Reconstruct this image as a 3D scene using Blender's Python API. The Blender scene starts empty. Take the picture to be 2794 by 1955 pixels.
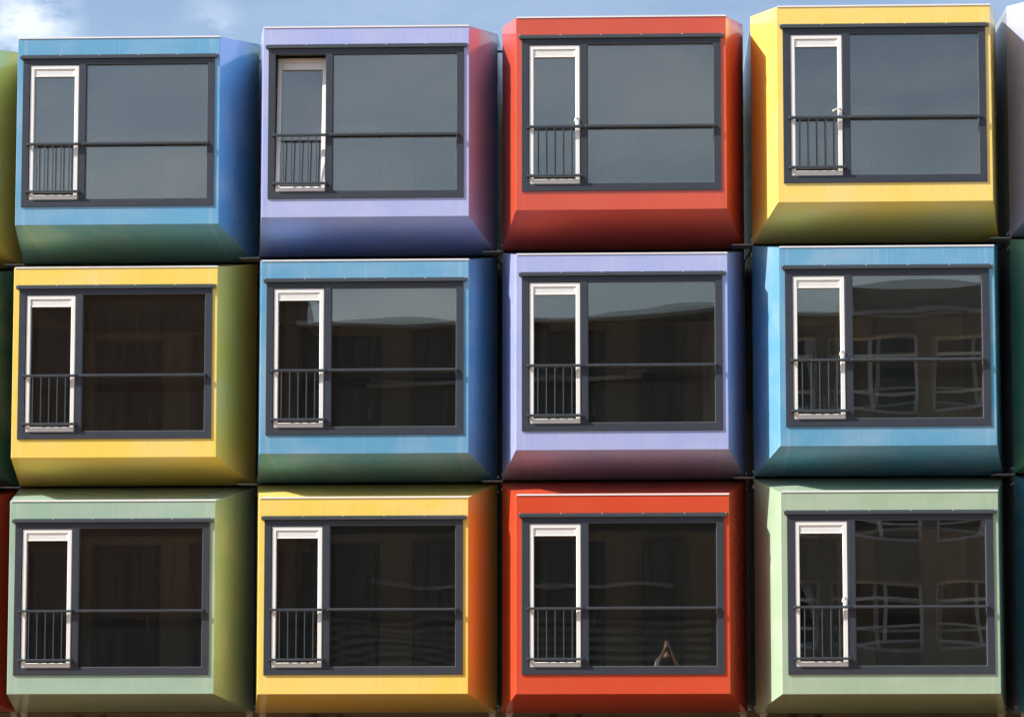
import bpy, bmesh, math, random
from mathutils import Vector, Matrix
random.seed(7)
S = bpy.context.scene
COL = S.collection

# ------------------------------------------------------------ measured layout
WF, HF, WB, HB, D = 2.512, 2.333, 3.0132, 2.8359, 1.251     # front face, flange, flare depth
PX, PZ = 3.1, 2.8633                                          # pitch of the pods
YOFF = {-1: 1.36, 0: 1.0188, 1: 0.6557, 2: 0.3427, 3: 0.0, 4: -0.32}
XOFF = {-1: 0.0, 0: 0.0, 1: 0.007, 2: 0.004, 3: 0.0, 4: 0.0}
DEEP = 6.6
GROUND = -PZ-HB/2-.002-.818
SUN = Vector((0.7083, 0.2201, -0.6707)).normalized()         # direction the sunlight travels

# ------------------------------------------------------------ node helpers
def mat(name):
    m = bpy.data.materials.new(name); m.use_nodes = True
    nt = m.node_tree; nt.nodes.clear()
    out = nt.nodes.new('ShaderNodeOutputMaterial')
    return m, nt, out
def N(nt, t, **k):
    n = nt.nodes.new(t)
    for a, v in k.items():
        if a.startswith('i_'):
            n.inputs[a[2:].replace('_', ' ')].default_value = v
        else:
            setattr(n, a, v)
    return n
def L(nt, a, b): nt.links.new(a, b)
def noise(nt, vec, scale, detail=4, rough=.55, stretch=None):
    if stretch is not None:
        mp = N(nt, 'ShaderNodeMapping'); mp.inputs['Scale'].default_value = stretch
        L(nt, vec, mp.inputs['Vector']); vec = mp.outputs[0]
    n = N(nt, 'ShaderNodeTexNoise'); n.inputs['Scale'].default_value = scale
    n.inputs['Detail'].default_value = detail; n.inputs['Roughness'].default_value = rough
    L(nt, vec, n.inputs['Vector']); return n.outputs['Fac']
def ramp(nt, fac, a, b, va=0., vb=1.):
    r = N(nt, 'ShaderNodeMapRange', clamp=True)
    r.inputs['From Min'].default_value = a; r.inputs['From Max'].default_value = b
    r.inputs['To Min'].default_value = va; r.inputs['To Max'].default_value = vb
    L(nt, fac, r.inputs['Value']); return r.outputs[0]
def math_(nt, op, a, b):
    n = N(nt, 'ShaderNodeMath', operation=op)
    for i, v in enumerate((a, b)):
        if isinstance(v, (int, float)): n.inputs[i].default_value = v
        else: L(nt, v, n.inputs[i])
    return n.outputs[0]
def mixc(nt, fac, a, b, blend='MIX'):
    n = N(nt, 'ShaderNodeMix', data_type='RGBA', blend_type=blend)
    if isinstance(fac, (int, float)): n.inputs[0].default_value = fac
    else: L(nt, fac, n.inputs[0])
    for i, v in ((6, a), (7, b)):
        if isinstance(v, tuple): n.inputs[i].default_value = (*v[:3], 1)
        else: L(nt, v, n.inputs[i])
    return n.outputs[2]

def paint(name, rgb, seed=0., fade=(.8, .8, .85), rough=.13, wear=1.):
    """glossy painted composite panel: vertical washing streaks, faded patches, small stains, paler corner bands"""
    m, nt, out = mat(name)
    tc = N(nt, 'ShaderNodeTexCoord')
    mp = N(nt, 'ShaderNodeMapping'); mp.inputs['Location'].default_value = (seed*3.1, seed*1.7, seed*2.3)
    L(nt, tc.outputs['Object'], mp.inputs['Vector']); v = mp.outputs[0]
    streak = noise(nt, v, 1., 6, .62, (34, 34, 1.1))
    broad = noise(nt, v, 1., 4, .55, (1.3, 1.3, 1.9))
    fine = noise(nt, v, 90, 3, .6)
    spot = noise(nt, v, 7, 5, .65)
    c = mixc(nt, ramp(nt, broad, .42, .75, 0, .16*wear), rgb, fade)
    c = mixc(nt, ramp(nt, streak, .54, .80, 0, .10*wear), c, fade)
    dark = tuple(x*.66 for x in rgb)
    c = mixc(nt, ramp(nt, streak, .44, .24, 0, .12*wear), c, dark)
    c = mixc(nt, ramp(nt, spot, .66, .78, 0, .22*wear), c, (.35, .30, .24))
    c = mixc(nt, ramp(nt, fine, .35, .7, 0, .06), c, dark)
    # bonded laminate bands behind the corners and the butt joint at mid panel
    sx = N(nt, 'ShaderNodeSeparateXYZ'); L(nt, tc.outputs['Object'], sx.inputs[0])
    ax = math_(nt, 'ABSOLUTE', sx.outputs[0], 0.)
    band = math_(nt, 'COMPARE', ax, 1.155); nt.nodes[-1].inputs[2].default_value = .022
    seam = math_(nt, 'COMPARE', sx.outputs[0], .008); nt.nodes[-1].inputs[2].default_value = .0035
    c = mixc(nt, math_(nt, 'MULTIPLY', band, .06*wear), c, fade)
    c = mixc(nt, math_(nt, 'MULTIPLY', seam, .10*wear), c, fade)
    drip = noise(nt, v, 1., 5, .6, (60, 60, .5))
    low = math_(nt, 'MULTIPLY', ramp(nt, sx.outputs[2], .28, .50), ramp(nt, sx.outputs[2], .60, .57))
    top = math_(nt, 'MULTIPLY', ramp(nt, sx.outputs[2], 2.585, 2.43), ramp(nt, sx.outputs[2], 2.34, 2.36))
    dm = math_(nt, 'MULTIPLY', ramp(nt, drip, .52, .72), math_(nt, 'MAXIMUM', low, math_(nt, 'MULTIPLY', top, .6)))
    c = mixc(nt, math_(nt, 'MULTIPLY', dm, .30*wear), c, tuple(x*.5+.03 for x in rgb))
    b = N(nt, 'ShaderNodeBsdfPrincipled')
    L(nt, c, b.inputs['Base Color'])
    L(nt, ramp(nt, spot, .3, .75, rough*.8, rough*1.7), b.inputs['Roughness'])
    b.inputs['IOR'].default_value = 1.62
    bump = N(nt, 'ShaderNodeBump'); bump.inputs['Strength'].default_value = .05
    bump.inputs['Distance'].default_value = .05
    h = math_(nt, 'ADD', math_(nt, 'MULTIPLY', broad, .5), math_(nt, 'MULTIPLY', fine, .0006))
    L(nt, h, bump.inputs['Height']); L(nt, bump.outputs[0], b.inputs['Normal'])
    L(nt, b.outputs[0], out.inputs[0]); return m

def plain(name, rgb, rough=.5, metal=0., var=.12, scale=9., stretch=(1, 1, 1), bump=0., dirt=None, spec=.5):
    m, nt, out = mat(name)
    tc = N(nt, 'ShaderNodeTexCoord')
    n = noise(nt, tc.outputs['Object'], scale, 6, .6, stretch)
    lo = tuple(x*(1-var) for x in rgb); hi = tuple(min(1, x*(1+var)) for x in rgb)
    c = mixc(nt, ramp(nt, n, .3, .7), lo, hi)
    if dirt:
        d = noise(nt, tc.outputs['Object'], 2.2, 7, .65)
        c = mixc(nt, ramp(nt, d, .48, .72, 0, dirt[1]), c, dirt[0])
    b = N(nt, 'ShaderNodeBsdfPrincipled')
    L(nt, c, b.inputs['Base Color']); b.inputs['Metallic'].default_value = metal
    b.inputs['Specular IOR Level'].default_value = spec
    L(nt, ramp(nt, n, .25, .75, rough*.85, min(1, rough*1.15)), b.inputs['Roughness'])
    if bump:
        bp = N(nt, 'ShaderNodeBump'); bp.inputs['Strength'].default_value = bump
        bp.inputs['Distance'].default_value = .01
        L(nt, noise(nt, tc.outputs['Object'], scale*6, 5), bp.inputs['Height']); L(nt, bp.outputs[0], b.inputs['Normal'])
    L(nt, b.outputs[0], out.inputs[0]); return m

def glass(name, refl, tint):
    m, nt, out = mat(name)
    tr = N(nt, 'ShaderNodeBsdfTransparent'); tr.inputs[0].default_value = (*tint, 1)
    gl = N(nt, 'ShaderNodeBsdfGlossy'); gl.inputs['Roughness'].default_value = 0.0
    gl.inputs[0].default_value = (1., .98, .91, 1)
    fr = N(nt, 'ShaderNodeFresnel'); fr.inputs[0].default_value = 1.5
    tc = N(nt, 'ShaderNodeTexCoord')
    smear = noise(nt, tc.outputs['Object'], 1., 6, .6, (16, 16, .9))
    df = N(nt, 'ShaderNodeBsdfDiffuse'); df.inputs[0].default_value = (.5, .52, .5, 1)
    f = math_(nt, 'ADD', fr.outputs[0], refl)
    mx = N(nt, 'ShaderNodeMixShader'); L(nt, f, mx.inputs[0]); L(nt, tr.outputs[0], mx.inputs[1]); L(nt, gl.outputs[0], mx.inputs[2])
    m2 = N(nt, 'ShaderNodeMixShader'); L(nt, ramp(nt, smear, .4, .8, 0.008, .017), m2.inputs[0])
    L(nt, mx.outputs[0], m2.inputs[1]); L(nt, df.outputs[0], m2.inputs[2])
    L(nt, m2.outputs[0], out.inputs[0]); return m

def brick(name, c1, c2, mortar, sc=1.):
    m, nt, out = mat(name)
    tc = N(nt, 'ShaderNodeTexCoord')
    sep = N(nt, 'ShaderNodeSeparateXYZ'); L(nt, tc.outputs['Object'], sep.inputs[0])
    cb = N(nt, 'ShaderNodeCombineXYZ')
    L(nt, math_(nt, 'ADD', sep.outputs[0], sep.outputs[1]), cb.inputs[0]); L(nt, sep.outputs[2], cb.inputs[1])
    br = N(nt, 'ShaderNodeTexBrick')
    br.inputs['Color1'].default_value = (*c1, 1); br.inputs['Color2'].default_value = (*c2, 1); br.inputs['Mortar'].default_value = (*mortar, 1)
    br.inputs['Scale'].default_value = sc; br.inputs['Brick Width'].default_value = .22; br.inputs['Row Height'].default_value = .075
    br.inputs['Mortar Size'].default_value = .008
    L(nt, cb.outputs[0], br.inputs['Vector'])
    d = noise(nt, tc.outputs['Object'], .8, 5)
    c = mixc(nt, ramp(nt, d, .35, .75, 0, .45), br.outputs['Color'], tuple(x*.55 for x in c1))
    b = N(nt, 'ShaderNodeBsdfPrincipled'); L(nt, c, b.inputs['Base Color']); b.inputs['Roughness'].default_value = .85
    L(nt, b.outputs[0], out.inputs[0]); return m

# ------------------------------------------------------------ mesh builder
class MB:
    def __init__(s): s.v = []; s.f = []; s.mi = []; s.m = 0
    def add(s, vs, fs):
        o = len(s.v); s.v += [tuple(p) for p in vs]
        for f in fs: s.f.append([i+o for i in f]); s.mi.append(s.m)
    def box(s, x0, x1, y0, y1, z0, z1, ch=0.):
        if ch <= 0:
            vs = [(x, y, z) for x in (x0, x1) for y in (y0, y1) for z in (z0, z1)]
            s.add(vs, [(0, 1, 3, 2), (4, 6, 7, 5), (0, 4, 5, 1), (2, 3, 7, 6), (0, 2, 6, 4), (1, 5, 7, 3)]); return
        bm = bmesh.new()
        r = bmesh.ops.create_cube(bm, size=1)
        for v in bm.verts:
            v.co = Vector(((x0+x1)/2+v.co.x*(x1-x0), (y0+y1)/2+v.co.y*(y1-y0), (z0+z1)/2+v.co.z*(z1-z0)))
        bmesh.ops.bevel(bm, geom=bm.edges[:], offset=ch, segments=1, affect='EDGES')
        bm.verts.index_update()
        s.add([v.co.copy() for v in bm.verts], [[v.index for v in f.verts] for f in bm.faces]); bm.free()
    def ring(s, o, i, yf, yb, co=0., ci=0.):
        """rectangular ring: o, i = (x0, x1, z0, z1); front plane yf, back plane yb; chamfers"""
        def loop(r, g, y): return [(r[0]-g, y, r[2]-g), (r[1]+g, y, r[2]-g), (r[1]+g, y, r[3]+g), (r[0]-g, y, r[3]+g)]
        loops = [loop(o, 0, yb), loop(o, 0, yf+co), loop(o, -co, yf), loop(i, ci, yf), loop(i, 0, yf+ci), loop(i, 0, yb)]
        if co <= 0: loops.pop(2)
        if ci <= 0: loops.pop(-2)
        n = len(loops); fs = []
        for a in range(n):
            b = (a+1) % n
            for k in range(4):
                l = (k+1) % 4
                fs.append((a*4+k, a*4+l, b*4+l, b*4+k))
        s.add([p for l in loops for p in l], fs)
    def tube(s, pts, r, seg=8):
        pts = [Vector(p) for p in pts]; rings = []
        for k, p in enumerate(pts):
            t = (pts[min(k+1, len(pts)-1)]-pts[max(k-1, 0)]).normalized()
            a = t.cross(Vector((.31, .9, .2))).normalized(); b = t.cross(a)
            rr = r[k] if isinstance(r, (list, tuple)) else r
            rings.append([p+rr*(math.cos(2*math.pi*j/seg)*a+math.sin(2*math.pi*j/seg)*b) for j in range(seg)])
        fs = []
        for k in range(len(pts)-1):
            for j in range(seg):
                l = (j+1) % seg; fs.append((k*seg+j, k*seg+l, (k+1)*seg+l, (k+1)*seg+j))
        fs.append(tuple(range(seg-1, -1, -1))); fs.append(tuple(range((len(pts)-1)*seg, len(pts)*seg)))
        s.add([p for q in rings for p in q], fs)
    def prism(s, outer, inner):
        """slab between two quads"""
        s.add(list(outer)+list(inner), [(0, 1, 2, 3), (7, 6, 5, 4), (0, 4, 5, 1), (1, 5, 6, 2), (2, 6, 7, 3), (3, 7, 4, 0)])
    def build(s, name, mats, parent=None, off=(0, 0, 0), smooth=False, loc=None):
        me = bpy.data.meshes.new(name)
        me.from_pydata([(x-off[0], y-off[1], z-off[2]) for x, y, z in s.v], [], s.f)
        if not isinstance(mats, (list, tuple)): mats = [mats]
        for m in mats: me.materials.append(m)
        for p, k in zip(me.polygons, s.mi): p.material_index = k; p.use_smooth = smooth
        bm = bmesh.new(); bm.from_mesh(me); bmesh.ops.recalc_face_normals(bm, faces=bm.faces[:]); bm.to_mesh(me); bm.free()
        o = bpy.data.objects.new(name, me); COL.objects.link(o)
        if parent: o.parent = parent
        if loc: o.location = loc
        return o
def empty(name, loc, label, cat, group=None):
    o = bpy.data.objects.new(name, None); COL.objects.link(o); o.location = loc
    o.empty_display_size = .3
    return tag(o, label, cat, group)
def tag(o, label=None, cat=None, group=None, kind=None):
    if label: o['label'] = label
    if cat: o['category'] = cat
    if group: o['group'] = group
    if kind: o['kind'] = kind
    return o

# ------------------------------------------------------------ materials
BLUE, LAV, RED, YEL, GRN = (.118, .335, .530), (.345, .400, .700), (.60, .072, .030), (.820, .610, .120), (.265, .470, .300)
def pm(n, rgb, seed, **k): return paint(n, rgb, seed, **k)
M_dark = plain('anthracite_lacquer', (.036, .043, .058), .42, var=.05, scale=4, spec=.35)
M_rail = plain('anthracite_steel', (.045, .055, .066), .35, var=.08)
M_screw = plain('screw_steel', (.75, .75, .74), .3, .9)
M_white = plain('white_lacquer', (.78, .785, .77), .35, var=.03, scale=3)
M_vent = plain('white_vent', (.86, .87, .86), .4, var=.02)
M_trim = plain('white_trim', (.72, .72, .74), .35, var=.04)
M_gask = plain('grey_gasket', (.11, .115, .12), .6)
M_alu = plain('galvanised_steel', (.42, .42, .41), .45, .5, var=.15)
M_wallside = paint('pale_side_wall', (.25, .27, .29), 5., rough=.16)
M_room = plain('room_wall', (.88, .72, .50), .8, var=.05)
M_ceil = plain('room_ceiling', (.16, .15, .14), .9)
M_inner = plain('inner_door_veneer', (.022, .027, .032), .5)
M_bed = plain('bed_linen', (.4, .38, .34), .9)
M_black = plain('black_steel', (.012, .012, .014), .5)
M_glass = glass('window_glass', .095, (.93, .94, .92))
M_brown = plain('rusty_brown_steel', (.10, .075, .06), .7)
M_plinth = plain('plinth_render', (.30, .235, .18), .9, var=.12, scale=2, bump=.2, dirt=((.12, .09, .07), .5))
M_post = plain('post_grey_paint', (.50, .48, .44), .6, var=.08, dirt=((.2, .17, .13), .4))
M_skin = plain('skin', (.55, .33, .24), .5, var=.05)
M_hair = plain('short_brown_hair', (.34, .19, .13), .7)
M_shirt = plain('dark_green_tshirt', (.035, .045, .035), .9)
M_jean = plain('dark_trousers', (.03, .035, .05), .9)
M_cam = plain('camera_body_black', (.02, .02, .022), .4)
M_bag = plain('clear_plastic_bag', (.75, .8, .8), .25, var=.3, scale=20, bump=.8)

# ------------------------------------------------------------ one housing pod
HW, HH, BW, BH = WF/2, HF/2, WB/2, HB/2
# window layout, measured from the top left corner of the front face
def fx(a): return -HW + a
def fz(a): return HH - a
FR = (fx(.072), fx(2.447), fz(2.104), fz(.262))        # dark window frame
DO = (fx(.157), fx(.772), fz(2.022), fz(.333))         # opening of the casement
PO = (fx(.857), fx(2.362), fz(2.012), fz(.325))        # opening of the big pane

def sheet(rect, y, amp, tilt, rip, seed, tw=0, q=.75, nx=22, nz=22, sgn=1):
    """gently bowed glass sheet"""
    rnd = random.Random(seed)
    ph = [rnd.uniform(0, 6.28) for _ in range(6)]; fr = [rnd.uniform(2.2, 5.5) for _ in range(4)]
    vs = []; fs = []; amp *= q; tilt = (tilt[0]*q, tilt[1]*q); rip *= q; tw *= q
    for j in range(nz+1):
        for i in range(nx+1):
            u = i/nx; v = j/nz; x = rect[0]+u*(rect[1]-rect[0]); z = rect[2]+v*(rect[3]-rect[2])
            e = (1-(2*u-1)**2)*(1-(2*v-1)**2)
            h = amp*e + rip*e*(math.sin(fr[0]*x+ph[0])*math.sin(fr[1]*z+ph[1])+.6*math.sin(fr[2]*1.9*z+ph[2]+fr[3]*x))
            h += tilt[0]*(x-(rect[0]+rect[1])/2)+tilt[1]*(z-(rect[2]+rect[3])/2)
            h += tw*(x-rect[0])*(z-(rect[2]+rect[3])/2)
            vs.append((x, y+h, z))
    for j in range(nz):
        for i in range(nx):
            a = j*(nx+1)+i; fs.append((a, a+1, a+nx+2, a+nx+1))
    return vs, fs

def glass_obj(name, rect, y, parent, off, seed, amp, tilt, rip, tw=0):
    b = MB()
    vs, fs = sheet(rect, y, amp, tilt, rip, seed, tw); b.add(vs, fs)
    vs, fs = sheet(rect, y+.022, -amp*.8, (tilt[0], tilt[1]), rip, seed+9, tw*.7); b.add(vs, fs)
    return b.build(name, M_glass, parent, off, smooth=True)

def pod(c, r, paints, side_mat, label, seed, tilt_in=0., handle=0, bow=None):
    cx = (c-1.5)*PX+XOFF[c]; cz = (1-r)*PZ; yo = YOFF[c]
    base = (0, 3., -BH)
    root = empty('housing_pod', (cx, yo+base[1], cz+base[2]), label, 'housing pod', 'stacked housing pods')
    P = lambda b, n, m, par=root, **k: b.build(n, m, par, base, **k)
    rnd = random.Random(seed)
    # front panel
    b = MB(); b.ring((-HW, HW, -HH, HH), (FR[0]+.012, FR[1]-.012, FR[2]+.012, FR[3]-.012), 0, .035, .005, 0)
    P(b, 'front_panel', paints)
    # flares: left, right, top, bottom (30 mm thick)
    t = .03
    g = .005
    F = [(-HW, g, -HH), (HW, g, -HH), (HW, g, HH), (-HW, g, HH)]
    B = [(-BW, D, -BH), (BW, D, -BH), (BW, D, BH), (-BW, D, BH)]
    Fi = [(x*(1-t/HW), y+.008, z*(1-t/HH)) for x, y, z in F]; Bi = [(x*(1-t/BW), y, z*(1-t/BH)) for x, y, z in B]
    for nm, i, j in (('bottom_panel', 0, 1), ('side_panel', 1, 2), ('top_panel', 2, 3), ('side_panel', 3, 0)):
        b = MB(); b.prism((F[i], F[j], B[j], B[i]), (Fi[i], Fi[j], Bi[j], Bi[i])); P(b, nm, paints)
    # rear body
    b = MB(); b.ring((-BW, BW, -BH, BH), (-BW+.05, BW-.05, -BH+.05, BH-.05), D+.002, DEEP, .004, 0)
    b.box(-BW+.05, BW-.05, DEEP-.06, DEEP-.01, -BH+.05, BH-.05)
    P(b, 'rear_body', side_mat)
    # white edge trim on the top front corner
    b = MB()
    b.box(-HW+.012, HW, -.006, .004, HH-.004, HH+.014)
    k = (BH-HH)/D
    y0, y1 = .0045, .085
    b.add([(x, y, HH+y*k+h) for x in (-HW+.03, HW-.004) for y in (y0, y1) for h in (.001, .0045)],
          [(0, 1, 3, 2), (4, 6, 7, 5), (0, 4, 5, 1), (2, 3, 7, 6), (0, 2, 6, 4), (1, 5, 7, 3)])
    P(b, 'edge_trim', M_trim)
    # window frame
    b = MB(); b.ring(FR, (DO[0], PO[1], DO[2], DO[3]), -.012, .055, .003, .003)
    b.box(DO[1], PO[0], -.0115, .055, DO[2]-.004, DO[3]+.004, .003)
    b.box(PO[0], PO[1]+.004, -.0113, .055, PO[3], PO[3]+.0125, .002)
    b.box(PO[0], PO[1]+.004, -.0113, .055, DO[2]-.004, PO[2], .002)
    P(b, 'window_frame', M_dark)
    # big pane and its gasket
    am, tl, rp = bow[:3] if bow else (.002, (0, 0), .0003)
    tw = bow[3] if bow and len(bow) > 3 else 0
    pane = glass_obj('window_pane', (PO[0]-.004, PO[1]+.004, PO[2]-.004, PO[3]+.004), .014, root, base, seed, am, tl, rp, tw)
    b = MB(); b.ring(PO, (PO[0]+.005, PO[1]-.005, PO[2]+.006, PO[3]-.005), .004, .04, .001, .001)
    P(b, 'gasket', M_gask, pane)
    # hood over the window
    b = MB()
    b.box(fx(.035), fx(2.487), -.018, .0, fz(.228), fz(.212))
    b.box(fx(.037), fx(2.485), -.034, -.0185, fz(.262), fz(.224), .004)
    b.box(fx(.045), fx(2.477), -.020, .0, fz(.262), fz(.2285))
    b.m = 1
    for i in range(6):
        x = fx(.05+i*(2.422/5)); b.box(x-.006, x+.006, -.024, -.0185, fz(.224), fz(.212), .002)
    P(b, 'rain_hood', [M_rail, M_screw])
    # casement
    w = .054
    pivot = Vector(((DO[0]+DO[1])/2, .03, DO[2]))
    leaf_root = MB()
    rr = (DO[0]+.004, DO[1]-.004, DO[2]+.004, DO[3]-.004)
    ri = (rr[0]+w, rr[1]-w, rr[2]+w+.006, rr[3]-w)
    leaf_root.ring(rr, ri, -.004, .05, .007, .006)
    leaf = leaf_root.build('casement', M_white, root, tuple(pivot), loc=tuple(pivot-Vector(base)))
    C = lambda b, n, m, **k: b.build(n, m, leaf, tuple(pivot), **k)
    glass_obj('casement_glass', (ri[0]-.003, ri[1]+.003, ri[2]-.003, ri[3]+.003), .024, leaf, tuple(pivot), seed+40, am*.45*rnd.choice((1, -1, 1)), (tl[0]*.4, tl[1]*.6), rp*.8)
    b = MB(); b.ring((ri[0]+.003, ri[1]-.003, ri[3]-.090, ri[3]-.003), (ri[0]+.018, ri[1]-.018, ri[3]-.074, ri[3]-.016), .002, .0235, .003, .004)
    b.box(ri[0]+.019, ri[1]-.019, .007, .0225, ri[3]-.073, ri[3]-.017)
    for i in range(5):
        z = ri[3]-.068+i*.011; b.box(ri[0]+.02, ri[1]-.02, .0045, .0065, z, z+.006)
    C(b, 'vent_grille', M_vent)
    if handle:
        b = MB(); hx, hz = ri[1]+.006, fz(1.225)
        b.tube([(hx+.014, -.002, hz), (hx+.014, -.022, hz), (hx-.002, -.024, hz)], .011)
        a = {1: (-.072, -.03), 2: (-.018, -.05)}[handle]
        b.tube([(hx-.002, -.024, hz), (hx+a[0], -.024, hz+a[1])], .008)
        C(b, 'handle', M_white, smooth=True)
    if tilt_in: leaf.rotation_euler.x = -tilt_in
    # railing in front of the casement
    def bar(b, x0, x1, zt):
        b.box(x0+.016, x1-.016, -.050, -.034, zt-.024, zt, .002)
        b.box(x0, x1, -.048, -.0125, zt-.031, zt-.0245, .001)
        for x in (x0+.012, x1-.03): b.box(x, x+.014, -.048, -.0125, zt-.0243, zt+.004, .002)
    b = MB(); x0, x1 = fx(.128), fx(.808)
    bar(b, x0, x1, fz(1.317))
    rail = P(b, 'railing', M_rail)
    b = MB(); bar(b, x0, x1, fz(1.908)); P(b, 'lower_rail', M_rail, rail)
    for i in range(5):
        x = fx(.266+i*.1005); b = MB()
        b.box(x-.0065, x+.0065, -.046, -.036, fz(1.907), fz(1.349), .002)
        P(b, 'baluster', M_rail, rail)
    b = MB(); bar(b, fx(.826), fx(2.398), fz(1.314)); P(b, 'safety_bar', M_rail)
    # bolts on the flange corners
    for sx in (-1, 1):
        for z in (-BH+.07, BH-.09):
            for y in (D+.045, D+.20):
                b = MB(); x = sx*(BW+.001)
                b.tube([(x, y, z), (x+sx*.006, y, z), (x+sx*.010, y, z)], [.013, .013, .006], 8); P(b, 'bolt', M_screw)
    # the room behind the glass
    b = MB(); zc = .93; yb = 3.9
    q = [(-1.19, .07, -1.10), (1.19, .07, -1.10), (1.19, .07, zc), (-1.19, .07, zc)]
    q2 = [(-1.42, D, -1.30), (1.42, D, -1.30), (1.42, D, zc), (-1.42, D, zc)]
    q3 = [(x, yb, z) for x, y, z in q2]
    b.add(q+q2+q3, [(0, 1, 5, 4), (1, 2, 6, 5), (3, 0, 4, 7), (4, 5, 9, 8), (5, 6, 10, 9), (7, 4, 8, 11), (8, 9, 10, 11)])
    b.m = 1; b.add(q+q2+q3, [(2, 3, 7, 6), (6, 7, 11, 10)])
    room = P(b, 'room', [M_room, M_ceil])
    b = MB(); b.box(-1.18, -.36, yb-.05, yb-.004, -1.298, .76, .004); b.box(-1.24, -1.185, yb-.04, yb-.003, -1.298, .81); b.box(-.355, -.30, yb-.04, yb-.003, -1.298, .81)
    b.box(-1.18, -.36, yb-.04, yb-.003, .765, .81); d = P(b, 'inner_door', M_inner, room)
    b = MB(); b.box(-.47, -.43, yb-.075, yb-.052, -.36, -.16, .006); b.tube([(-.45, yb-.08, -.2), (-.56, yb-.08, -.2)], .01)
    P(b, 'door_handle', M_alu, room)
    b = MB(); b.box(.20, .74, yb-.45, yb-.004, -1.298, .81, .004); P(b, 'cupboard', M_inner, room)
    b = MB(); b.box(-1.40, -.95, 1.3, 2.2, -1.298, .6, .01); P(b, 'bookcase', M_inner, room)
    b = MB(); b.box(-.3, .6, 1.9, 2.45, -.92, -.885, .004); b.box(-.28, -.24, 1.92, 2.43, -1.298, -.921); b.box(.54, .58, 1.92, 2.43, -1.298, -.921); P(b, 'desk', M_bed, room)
    return root

SPEC = {  # (col,row): paint, label, extras
 (-1, 0): (YEL, 'olive yellow pod cut off by the left edge of the picture, top row'),
 (0, 0): (BLUE, 'sky blue pod of the top row with grey-green underside, above a yellow pod'),
 (1, 0): (LAV, 'lavender pod of the top row with its white window leaf tilted inward'),
 (2, 0): (RED, 'faded red pod of the top row, between the lavender and the yellow pod'),
 (3, 0): (YEL, 'yellow pod of the top row with a white handle in its narrow window'),
 (4, 0): (LAV, 'pale lavender pod cut off by the right edge, top row, in shade'),
 (-1, 1): (GRN, 'dark green pod cut by the left edge, beside the middle yellow pod'),
 (0, 1): (YEL, 'yellow pod of the middle row, above the green pod with the olive side'),
 (1, 1): (BLUE, 'sky blue pod of the middle row, under lavender and above yellow pods'),
 (2, 1): (LAV, 'lavender pod of the middle row, between two red pods above and below'),
 (3, 1): (BLUE, 'sky blue pod of the middle row with teal underside, under a yellow pod'),
 (4, 1): (GRN, 'deep green pod at the right edge, beside the middle blue pod'),
 (-1, 2): (RED, 'dark red pod cut by the left edge at the bottom row'),
 (0, 2): (GRN, 'mint green pod with olive side, at the left of the bottom row'),
 (1, 2): (YEL, 'yellow pod of the bottom row with an orange side, beside the bright red pod'),
 (2, 2): (RED, 'bright orange-red pod of the bottom row, under the middle lavender pod'),
 (3, 2): (GRN, 'mint green pod of the bottom row under a blue pod, beside the red pod'),
 (4, 2): (BLUE, 'blue pod, painted darker for shade, cut by the right edge at the bottom row'),
}
VAR = {(2, 0): (.54, .070, .028), (4, 0): (.34, .37, .66), (4, 2): (.03, .20, .32), (0, 2): (.31, .455, .355), (3, 2): (.335, .46, .32),  # the bottom right blue pod has its shade mixed into a darker paint
       (4, 1): (.12, .36, .22), (-1, 1): (.06, .17, .15)}
BOW = {(0, 0): (.002, (0, .001), .0002), (1, 0): (.002, (0, 0), .0002), (2, 0): (.002, (0, 0), .0002), (3, 0): (.002, (.001, 0), .0002),
       (1, 1): (.0014, (.0003, 0), .0002, 0), (2, 1): (.0012, (.0020, 0), .0003, -.0045), (3, 1): (.0013, (.001, 0), .00018, -.0008),
       (0, 1): (.0015, (0, 0), .0005), (0, 2): (.002, (0, 0), .0006), (1, 2): (-.002, (0, 0), .0006), (2, 2): (.0003, (-.0030, .0010), .0003), (3, 2): (-.0018, (0, .0005), .00022)}
TILT = {(1, 0): math.radians(4.6)}
HAND = {(3, 0): 1, (3, 1): 2, (3, 2): 2, (2, 0): 2}
pods = {}
for (c, r), (rgb, lab) in SPEC.items():
    col = VAR.get((c, r), rgb)
    red = rgb is RED
    m = paint('pod_paint', col, c*2.3+r*5.1+20, fade=(.86, .78, .8) if not red else (.72, .17, .09), wear=.75 if red else 1.)
    pods[c, r] = pod(c, r, m, M_wallside, lab, (c+2)*10+r, TILT.get((c, r), 0), HAND.get((c, r), 0), BOW.get((c, r)))

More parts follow.
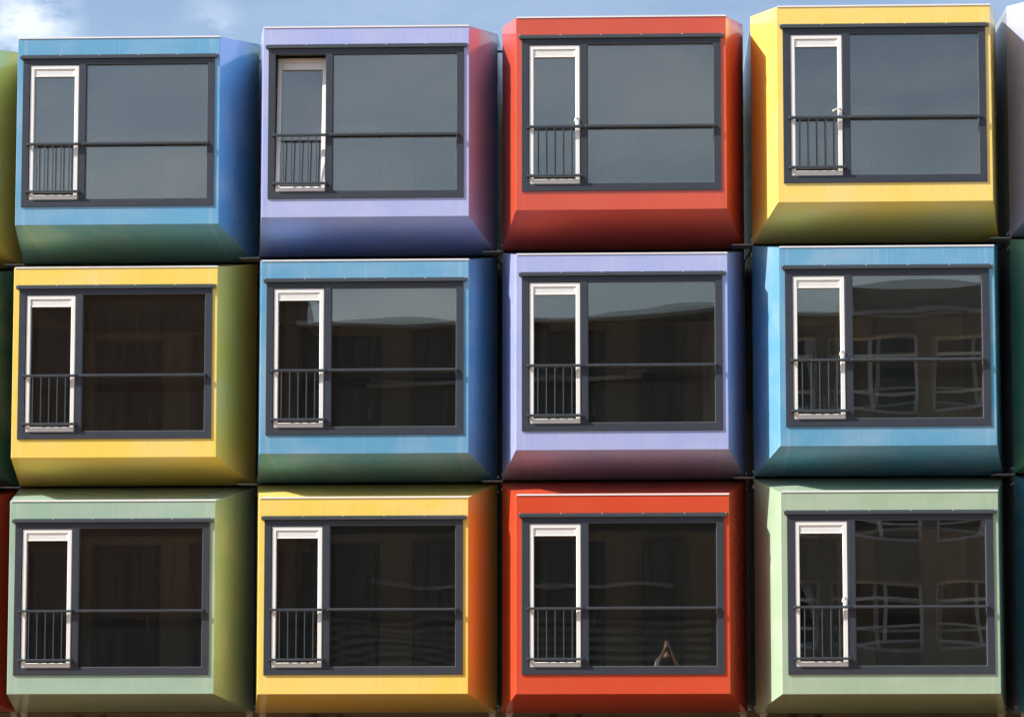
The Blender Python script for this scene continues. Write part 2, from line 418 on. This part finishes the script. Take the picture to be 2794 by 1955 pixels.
# ------------------------------------------------------------ steelwork between the pods
NAMES = {(c, r): {YEL: 'yellow', BLUE: 'blue', LAV: 'lavender', RED: 'red', GRN: 'green'}[SPEC[c, r][0]] for c, r in SPEC}
for r in (0, 1):
    for c in range(-1, 4):
        x = (c-1.5)*PX+BW-.06; x2 = (c+1-1.5)*PX-BW+.012
        y = min(YOFF[c], YOFF[c+1])+D-.012; z = (1-r)*PZ-PZ/2
        b = MB(); b.box(-.10, x2-x, -.015, .30, -.005, .006, .002)
        b.tube([(-.02, .03, .006), (-.02, .03, .013)], .012)
        o = b.build('joining_plate', M_alu, loc=(x, y, z))
        tag(o, 'grey plate where %s and %s pods stand on %s and %s ones' % (NAMES[c, r], NAMES[c+1, r], NAMES[c, r+1], NAMES[c+1, r+1]), 'steel plate', 'steel plates joining the pods')
for c, lab in ((0, 'black tie bar across the gap between the top blue and lavender pods'), (1, 'black tie bar across the gap between the top lavender and red pods')):
    x = (c-1.5)*PX+BW; y = YOFF[c]+D+.12; z = PZ+BH-.19
    b = MB(); b.box(-.02, .12, 0, .03, -.012, .012, .002); b.tube([(.07, .015, -.02), (.07, .015, .20)], .0045)
    tag(b.build('tie_bar', M_black, loc=(x, y, z)), lab, 'steel bar', 'tie bars between the top pods')
for c, lab in ((1, 'black diagonal brace in the gap left of the middle lavender pod'), (2, 'black diagonal brace in the gap right of the middle lavender pod')):
    x = (c-1.5)*PX+BW+.045; y = YOFF[c+1]+D+.12; z = PZ/2-.03
    s = 1 if c == 1 else -1
    b = MB(); b.tube([(-.05*s, 0, 0), (.05*s, .02, -.16), (.055*s, .05, -.42)], .011)
    tag(b.build('diagonal_brace', M_black, loc=(x, y, z)), lab, 'steel brace', 'diagonal braces between the pods')

# posts under the bottom row
side = {-1: 'left', 1: 'right'}
colname = {-1: 'red pod cut by the left edge', 0: 'left green pod', 1: 'yellow pod', 2: 'bright red pod', 3: 'right green pod', 4: 'shaded blue pod at the right edge'}
def make_post():
    root = empty('support_post', (0, 0, 0), 'x', 'post')
    b = MB(); b.box(-.038, .038, -.038, .038, .012, .80, .006); b.build('shaft', M_post, root)
    b = MB(); b.box(-.05, .05, -.05, .05, .8005, .818, .003); b.build('cap_plate', M_post, root)
    b = MB(); b.box(-.08, .08, -.08, .08, 0, .0115, .002); b.build('base_plate', M_alu, root)
    return root
proto = make_post(); used = False
for c in range(-1, 5):
    for sx in (-1, 1):
        if not used: root = proto; used = True
        else:
            root = proto.copy(); COL.objects.link(root)
            for ch in list(proto.children):
                k = ch.copy(); COL.objects.link(k); k.parent = root
        x = (c-1.5)*PX + (BW-.052 if sx > 0 else -BW+.09)
        root.location = (x, YOFF[c]+D+.075, -PZ-BH-.002-.818)
        tag(root, 'light grey post under the %s corner of the %s' % (side[sx], colname[c]), 'post', 'posts carrying the bottom row')

# wall behind the posts, with small steel angles
b = MB(); b.box(-9.5, 10.5, 0, .25, 0, .79); b.box(-9.5, 10.5, -.012, -.0005, .0, .12)
tag(b.build('plinth_wall', M_plinth, loc=(0, D+1.9, GROUND)), 'low brown rendered plinth wall running behind the posts under the bottom row', 'wall')
proto = None
for c in range(0, 4):
    for k, dx in enumerate((-.95, -.62)):
        b = MB(); b.box(-.045, .045, -.03, 0, 0, .005); b.box(-.045, .045, -.005, 0, .0052, .05); b.box(.02, .026, -.005, 0, .0505, .09)
        if proto is None:
            proto = b.build('steel_angle', M_brown); o = proto
        else:
            o = proto.copy(); COL.objects.link(o)
        o.location = ((c-1.5)*PX+dx, D+1.885, GROUND+.71)
        tag(o, '%s dark steel angle low on the wall under the %s' % (('left', 'right')[k], colname[c]), 'bracket', 'steel angles on the plinth wall')

# ------------------------------------------------------------ ground
m, nt, out = mat('paving')
tc = N(nt, 'ShaderNodeTexCoord')
br = N(nt, 'ShaderNodeTexBrick'); br.inputs['Scale'].default_value = 1.; br.inputs['Brick Width'].default_value = .21; br.inputs['Row Height'].default_value = .105
br.inputs['Mortar Size'].default_value = .006; br.inputs['Color1'].default_value = (.21, .115, .040, 1); br.inputs['Color2'].default_value = (.165, .09, .034, 1); br.inputs['Mortar'].default_value = (.1, .08, .05, 1)
L(nt, tc.outputs['Object'], br.inputs['Vector'])
c = mixc(nt, ramp(nt, noise(nt, tc.outputs['Object'], .35, 6), .4, .7, 0, .4), br.outputs['Color'], (.12, .07, .03))
bs = N(nt, 'ShaderNodeBsdfPrincipled'); L(nt, c, bs.inputs['Base Color']); bs.inputs['Roughness'].default_value = .85; L(nt, bs.outputs[0], out.inputs[0])
b = MB(); b.add([(-70, -41, 0), (80, -41, 0), (80, 16, 0), (-70, 16, 0)], [(0, 1, 2, 3)])
tag(b.build('paving', m, loc=(0, 0, GROUND)), kind='structure')
M_gr = plain('rough_ground', (.14, .125, .075), .9, var=.3, scale=.4, dirt=((.07, .09, .03), .8))
b = MB(); b.add([(-600, -600, 0), (600, -600, 0), (600, 600, 0), (-600, 600, 0)], [(0, 1, 2, 3)])
tag(b.build('ground', M_gr, loc=(0, 0, GROUND-.008)), kind='structure')

# ------------------------------------------------------------ building behind the pods (seen mirrored in the gaps)
M_green = plain('pale_green_cladding', (.36, .47, .42), .5, var=.3, scale=1., stretch=(14, 14, .2))
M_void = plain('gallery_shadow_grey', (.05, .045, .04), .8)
root = empty('rear_gallery_building', (0, 12, GROUND), 'pale green clad building with an open dark gallery, standing behind the pods', 'building')
b = MB(); b.box(-14, 16, 0, 5, 8.1, 11.0); b.build('upper_wall', M_green, root)
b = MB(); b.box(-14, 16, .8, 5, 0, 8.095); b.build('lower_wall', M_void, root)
for i in range(11):
    b = MB(); b.box(-.08, .08, .3, .46, 0, 8.09); b.build('column', M_alu, root, loc=(-14+i*3, 0, 0))

# ------------------------------------------------------------ street front opposite (mirrored in the panes)
YB = -40.
M_brick = brick('brown_brick', (.125, .064, .034), (.082, .043, .024), (.055, .042, .032))
M_conc = plain('dark_concrete', (.155, .145, .125), .85, var=.18, scale=1.2, stretch=(1, 1, 2), dirt=((.05, .05, .05), .6))
M_fr = plain('pale_window_frames', (.62, .66, .68), .4)
M_dglass = plain('dark_window_glass', (.01, .012, .014), .08)
M_canopy = plain('canopy_edge', (.24, .25, .25), .6)
M_roofm = plain('roof_felt', (.05, .05, .055), .8)
M_slate = plain('dark_slate_cladding', (.028, .033, .035), .7, var=.25, scale=1, stretch=(.4, .4, 9))
root = empty('brick_building', (-26, YB-6, GROUND), 'tall dark brown brick building across the street, mirrored in the panes of the left pods', 'building')
z0 = -GROUND
b = MB(); b.box(-20, 16.9, 4, 6, 0, 14.0); b.build('wall', M_brick, root)
b = MB(); b.box(-20.1, 16.95, 5.7, 6.1, 14.005, 14.25); b.build('roof_edge', M_alu, root)
b = MB(); b.box(-20, 16.9, 6.002, 6.04, 0, 2.6); b.build('base_cladding', M_slate, root)
root = empty('roof_ladder', (-9.09, YB-.7, 7.2), 'caged steel ladder fixed to the brick building beside its roof edge', 'ladder'); root.rotation_euler.z = -math.pi/2
b = MB()
for x in (-.22, .22): b.tube([(x, .12, 0), (x, .12, 2.9)], .022)
for i in range(9): b.tube([(-.22, .12, .15+i*.29), (.22, .12, .15+i*.29)], .014)
b.build('ladder', M_rail, root)
b = MB()
for i in range(4):
    z = .1+i*.85; b.tube([(.36*math.cos(a), .12+.62*math.sin(a), z) for a in [math.pi*k/10 for k in range(11)]], .016)
for a in (.2, .35, .5, .65, .8): b.tube([(.36*math.cos(math.pi*a), .12+.62*math.sin(math.pi*a), .1), (.36*math.cos(math.pi*a), .12+.62*math.sin(math.pi*a), 2.7)], .014)
b.build('safety_cage', M_rail, root)
root = empty('dark_building', (15.85, YB-6, GROUND), 'low dark grey concrete building across the street, mirrored in the panes of the right pods', 'building')
X0 = -9.08-15.85
b = MB(); b.box(X0, 30, -6, 5.6, 0, 11.5); b.build('wall', M_slate, root)
b = MB()
xs = 3.6-15.85
zr = [(z+z0) for z in (-3.45, -1.46, -.15, 1.9, 3.6, 5.8)]
prev = 0.
for k in range(3):
    b.box(xs, 30, 5.6, 6.0, prev, zr[2*k]); prev = zr[2*k+1]
b.box(xs, 30, 5.6, 6.0, prev, 11.5)
for k in range(3):
    for i in range(9):
        x = xs+3.1*i; b.box(x, x+.42, 5.6, 5.99, zr[2*k]-.01, zr[2*k+1]+.01)
b.build('concrete_facade', M_conc, root)
for k in range(3):
    for i in range(8):
        x0, x1 = xs+3.1*i+.42, xs+3.1*(i+1); za, zb = zr[2*k], zr[2*k+1]
        b = MB(); b.box(x0, x1, 5.70, 5.72, za, zb); w = b.build('window', M_dglass, root)
        b = MB()
        for (p, q, r_, s_) in ((x0, x1, za, za+.10), (x0, x1, zb-.10, zb), (x0, x0+.10, za+.1, zb-.1), (x1-.1, x1, za+.1, zb-.1), (x0+1.35, x0+1.47, za+.1, zb-.1)):
            b.box(p, q, 5.721, 5.80, r_, s_)
        b.box(x0+.1, x1-.1, 5.721, 5.795, zb-.62, zb-.52); b.box(x0+.1, x1-.1, 5.721, 5.795, za+.52, za+.60)
        b.build('frame', M_fr, w)
b = MB(); b.box(X0-.05, 30.1, 5.35, 6.12, 11.503, 11.62); b.build('roof_edge', M_alu, root)
b = MB(); b.box(-8., -3.5, -4, 4.8, 11.51, 12.6); b.box(9., 13, -4, 4.6, 11.51, 12.9); b.build('roof_house', M_conc, root)
b = MB(); b.box(-6.9-15.85, 1.7-15.85, 5.602, 5.9, 4.6+z0, 4.72+z0); b.box(-6.9-15.85, 2.2-15.85, 5.602, 5.9, -1.62+z0, -1.52+z0); b.build('canopy', M_canopy, root)
b = MB()
for i in range(9): b.box(X0+.3, xs-.3, 5.602, 5.70, .25+i*.27, .25+i*.27+.14)
b.build('louvre_panel', M_conc, root)

# ------------------------------------------------------------ photographer (seen mirrored in the red pod's pane)
def skin(name, verts, edges, radii, m, parent, sub=2):
    me = bpy.data.meshes.new(name); me.from_pydata(verts, edges, []); me.materials.append(m)
    o = bpy.data.objects.new(name, me); COL.objects.link(o); o.parent = parent
    md = o.modifiers.new('skin', 'SKIN'); md.use_smooth_shade = True
    sv = me.skin_vertices[0].data if len(me.skin_vertices) else None
    if sv is None:
        me.skin_vertices_ensure() if hasattr(me, 'skin_vertices_ensure') else None
    if not len(me.skin_vertices):
        bm = bmesh.new(); bm.from_mesh(me); bm.verts.layers.skin.verify(); bm.to_mesh(me); bm.free()
    for v, r in zip(me.skin_vertices[0].data, radii):
        v.radius = (r, r) if isinstance(r, (int, float)) else r
    me.skin_vertices[0].data[0].use_root = True
    s = o.modifiers.new('sub', 'SUBSURF'); s.levels = sub; s.render_levels = sub
    return o
PXW, PYW = 2.01, -25.80
per = empty('person', (PXW, PYW-.06, GROUND), 'person in dark T-shirt and trousers holding a camera to the face', 'person')
# body: faces +Y; local origin at the feet
V = []; E_ = []; R_ = []
def jv(p, r, par=None):
    V.append(p); R_.append(r)
    if par is not None: E_.append((par, len(V)-1))
    return len(V)-1
pel = jv((0, 0, .92), (.15, .11)); ch = jv((0, 0, 1.16), (.145, .10), pel); up = jv((0, -.01, 1.34), (.15, .10), ch)
nk = jv((0, 0, 1.47), .058, up); nk2 = jv((0, .01, 1.53), .055, nk)
for s in (-1, 1):
    h = jv((s*.10, 0, .84), .095, pel); kn = jv((s*.13, .02, .47), .062, h); kc = jv((s*.135, 0, .32), .058, kn); an = jv((s*.14, -.02, .09), .042, kc); jv((s*.15, .13, .035), .035, an)
    sh = jv((s*.185, 0, 1.38), .062, up); el = jv((s*.27, .10, 1.17), .045, sh)
    fa = jv((s*.20, .17, 1.32), .040, el); wr = jv((s*.105, .245, 1.535), .026, fa); jv((s*.088, .262, 1.575), (.036, .02), wr)
skin('body', V, E_, R_, M_skin, per)
# head
bm = bmesh.new(); bmesh.ops.create_uvsphere(bm, u_segments=24, v_segments=18, radius=1)
for v in bm.verts:
    x, y, z = v.co
    j = 1-.22*max(0, -z)
    v.co = Vector((x*.076*j, y*.096*(1-.06*max(0, -z)), z*.118))
    if abs(x) < .25 and y > .6 and -.45 < z < .1: v.co.y += .018*(1-abs(x)/.25)*(1-abs(z+.18)/.3 if abs(z+.18) < .3 else 0)
    if y > .5 and abs(z-.08) < .16 and .2 < abs(x) < .55: v.co.y -= .007
for s in (-1, 1):
    r = bmesh.ops.create_uvsphere(bm, u_segments=8, v_segments=6, radius=1)
    for v in r['verts']: v.co = Vector((v.co.x*.008+s*.078, v.co.y*.018-.005, v.co.z*.032+.0))
me = bpy.data.meshes.new('head'); bm.to_mesh(me); bm.free(); me.materials.append(M_skin)
for p in me.polygons: p.use_smooth = True
hd = bpy.data.objects.new('head', me); COL.objects.link(hd); hd.parent = per; hd.location = (0, .03, 1.668)
bm = bmesh.new(); bmesh.ops.create_uvsphere(bm, u_segments=24, v_segments=16, radius=1)
bmesh.ops.delete(bm, geom=[v for v in bm.verts if v.co.z < .15+.75*max(0, v.co.y) and not (v.co.y < -.35 and v.co.z > -.5)], context='VERTS')
for v in bm.verts: v.co = Vector((v.co.x*.081, v.co.y*.101, v.co.z*.124))
me = bpy.data.meshes.new('hair'); bm.to_mesh(me); bm.free(); me.materials.append(M_hair)
for p in me.polygons: p.use_smooth = True
o = bpy.data.objects.new('hair', me); COL.objects.link(o); o.parent = hd
sd = o.modifiers.new('s', 'SOLIDIFY'); sd.thickness = .004
b = MB()
for s in (-1, 1): b.tube([(s*.029, .083, .012), (s*.029, .089, .012)], .011, 10)
b.build('eyes', M_black, hd)
b = MB(); b.tube([(-.022, .086, -.055), (0, .092, -.056), (.022, .086, -.055)], .0045, 6); b.build('mouth', M_hair, hd)
# fingers wrapped round the camera
for s in (-1, 1):
    for k in range(4):
        z = 1.632-k*.018; ln = (.92, 1., .97, .8)[k]
        skin('finger', [(s*.090, .258, z-.028), (s*.094, .285, z-.012), (s*(.094-.018*ln), .300, z-.004), (s*(.094-.050*ln), .306, z-.002)],
             [(0, 1), (1, 2), (2, 3)], [.0095, .0088, .008, .0068], M_skin, per, 1)
    skin('thumb', [(s*.088, .250, 1.568), (s*.072, .232, 1.580), (s*.052, .224, 1.595)], [(0, 1), (1, 2)], [.012, .010, .008], M_skin, per, 1)
# clothes
Vs = [(0, 0, .80), (0, 0, .98), (0, -.01, 1.34), (0, -.005, 1.43), (0, 0, 1.16)]; Es = [(0, 1), (1, 4), (4, 2), (2, 3)]; Rs = [(.205, .165), (.20, .155), (.17, .12), (.075, .07), (.175, .13)]
for s in (-1, 1):
    Vs += [(s*.19, 0, 1.385), (s*.235, .055, 1.27)]; n = len(Vs); Es += [(2, n-2), (n-2, n-1)]; Rs += [.078, .070]
skin('shirt', Vs, Es, Rs, M_shirt, per)
Vs = [(0, 0, 1.02), (0, 0, .90)]; Es = [(0, 1)]; Rs = [(.18, .135), (.185, .14)]
for s in (-1, 1):
    Vs += [(s*.10, 0, .82), (s*.13, .02, .47), (s*.14, -.01, .10)]; n = len(Vs); Es += [(1, n-3), (n-3, n-2), (n-2, n-1)]; Rs += [.112, .080, .066]
skin('trousers', Vs, Es, Rs, M_jean, per)
for s in (-1, 1):
    skin('shoe', [(s*.14, -.05, .045), (s*.147, .06, .045), (s*.152, .16, .035)], [(0, 1), (1, 2)], [.048, .05, .04], M_black, per, 2)
b = MB(); b.box(-.068, .068, -.03, .012, -.046, .046, .006); b.box(-.03, .03, -.028, .018, .0465, .072, .006)
b.tube([(0, .0125, 0), (0, .03, 0), (0, .072, 0)], [.036, .034, .033], 20)
cam_o = b.build('camera', M_cam, loc=(PXW, PYW+.222, GROUND+1.607))
tag(cam_o, 'black camera with a short lens held up to the face of the photographer', 'camera')

import random as _r
bm = bmesh.new(); bmesh.ops.create_icosphere(bm, subdivisions=4, radius=1)
rb = _r.Random(3); dirs = [Vector((rb.gauss(0, 1), rb.gauss(0, 1), rb.gauss(0, .6))).normalized() for _ in range(40)]
for v_ in bm.verts:
    p = v_.co.normalized(); k = 1-.16*max(abs(p.dot(q)) > .93 for q in dirs)-.10*max(0, max(p.dot(q) for q in dirs)-.9)*10*rb.uniform(.8, 1.2)
    neck = .25 if p.z > .9 else 1
    v_.co = Vector((p.x*.075*k*neck, p.y*.055*k*neck, p.z*.16*k+(.05 if p.z > .9 else 0)))
me = bpy.data.meshes.new('plastic_bag'); bm.to_mesh(me); bm.free(); me.materials.append(M_bag)
bg_ = bpy.data.objects.new('plastic_bag', me); COL.objects.link(bg_); bg_.location = (PXW-.235, PYW+.16, GROUND+1.23)
tag(bg_, 'crumpled clear plastic bag hanging from the raised forearm of the photographer', 'bag')

# ------------------------------------------------------------ sky
W = bpy.data.worlds.new('World'); S.world = W; W.use_nodes = True
nt = W.node_tree; nt.nodes.clear()
out = nt.nodes.new('ShaderNodeOutputWorld'); bg = nt.nodes.new('ShaderNodeBackground')
sky = nt.nodes.new('ShaderNodeTexSky'); sky.sky_type = 'NISHITA'; sky.sun_disc = False
sky.sun_elevation = math.asin(-SUN.z); sky.sun_rotation = math.atan2(-SUN.x, -SUN.y)
sky.air_density = 1.0; sky.dust_density = 2.4; sky.ozone_density = 1.4; sky.altitude = 0
tc = nt.nodes.new('ShaderNodeTexCoord'); v = tc.outputs['Generated']
def blob(d, r0, r1):
    dt = N(nt, 'ShaderNodeVectorMath', operation='DISTANCE'); L(nt, v, dt.inputs[0]); dt.inputs[1].default_value = d
    return ramp(nt, dt.outputs['Value'], r0, r1, 1, 0)
cl = noise(nt, v, 7., 9, .62, (1, 1, 2.6)); wisp = noise(nt, v, 22., 8, .65, (1, 1, 2.2))
sy = N(nt, 'ShaderNodeSeparateXYZ'); L(nt, v, sy.inputs[0])
thin = math_(nt, 'MULTIPLY', ramp(nt, cl, .42, .78, 0, .42), ramp(nt, sy.outputs[1], .35, -.2, .35, 1.))
CLOUDS = [((-.272, .9243, .2668), .004, .028, .62), ((-.284, .9243, .254), .004, .022, .4), ((-.1945, .942, .2725), .002, .019, .22)]
tot = thin
for d, r0, r1, k in CLOUDS:
    d = Vector(d).normalized()
    e = math_(nt, 'MULTIPLY', math_(nt, 'MULTIPLY', blob(tuple(d), r0, r1), ramp(nt, wisp, .40, .60)), k)
    tot = math_(nt, 'MAXIMUM', tot, e)
col = mixc(nt, tot, sky.outputs[0], (7.6, 7.9, 8.4))
L(nt, col, bg.inputs[0]); bg.inputs[1].default_value = .095
L(nt, bg.outputs[0], out.inputs[0])

sun = bpy.data.lights.new('sun', 'SUN'); sun.energy = 5.0; sun.angle = math.radians(.53); sun.color = (1., .95, .87)
so = bpy.data.objects.new('sun', sun); COL.objects.link(so); so.rotation_euler = SUN.to_track_quat('-Z', 'Y').to_euler(); so.location = (-10, -10, 20)

cam = bpy.data.cameras.new('Camera'); co = bpy.data.objects.new('Camera', cam); COL.objects.link(co)
co.location = (2.00552, -25.47646, -3.5); co.rotation_euler = (1.64558, .00276, .0264)
cam.sensor_width = 36; cam.lens = 6000./2794.*36; cam.shift_x = -248.51/2794.; cam.shift_y = 341.53/2794.
cam.clip_start = .05; cam.clip_end = 2000
S.camera = co
S.view_settings.view_transform = 'Standard'; S.view_settings.look = 'None'; S.view_settings.gamma = 1; S.view_settings.use_curve_mapping = False
S.view_settings.exposure = 1.0
cy = S.cycles
cy.max_bounces = 10; cy.diffuse_bounces = 4; cy.glossy_bounces = 5; cy.transparent_max_bounces = 16; cy.caustics_reflective = True
cy.sample_clamp_indirect = 6; cy.blur_glossy = .3; cy.use_denoising = True
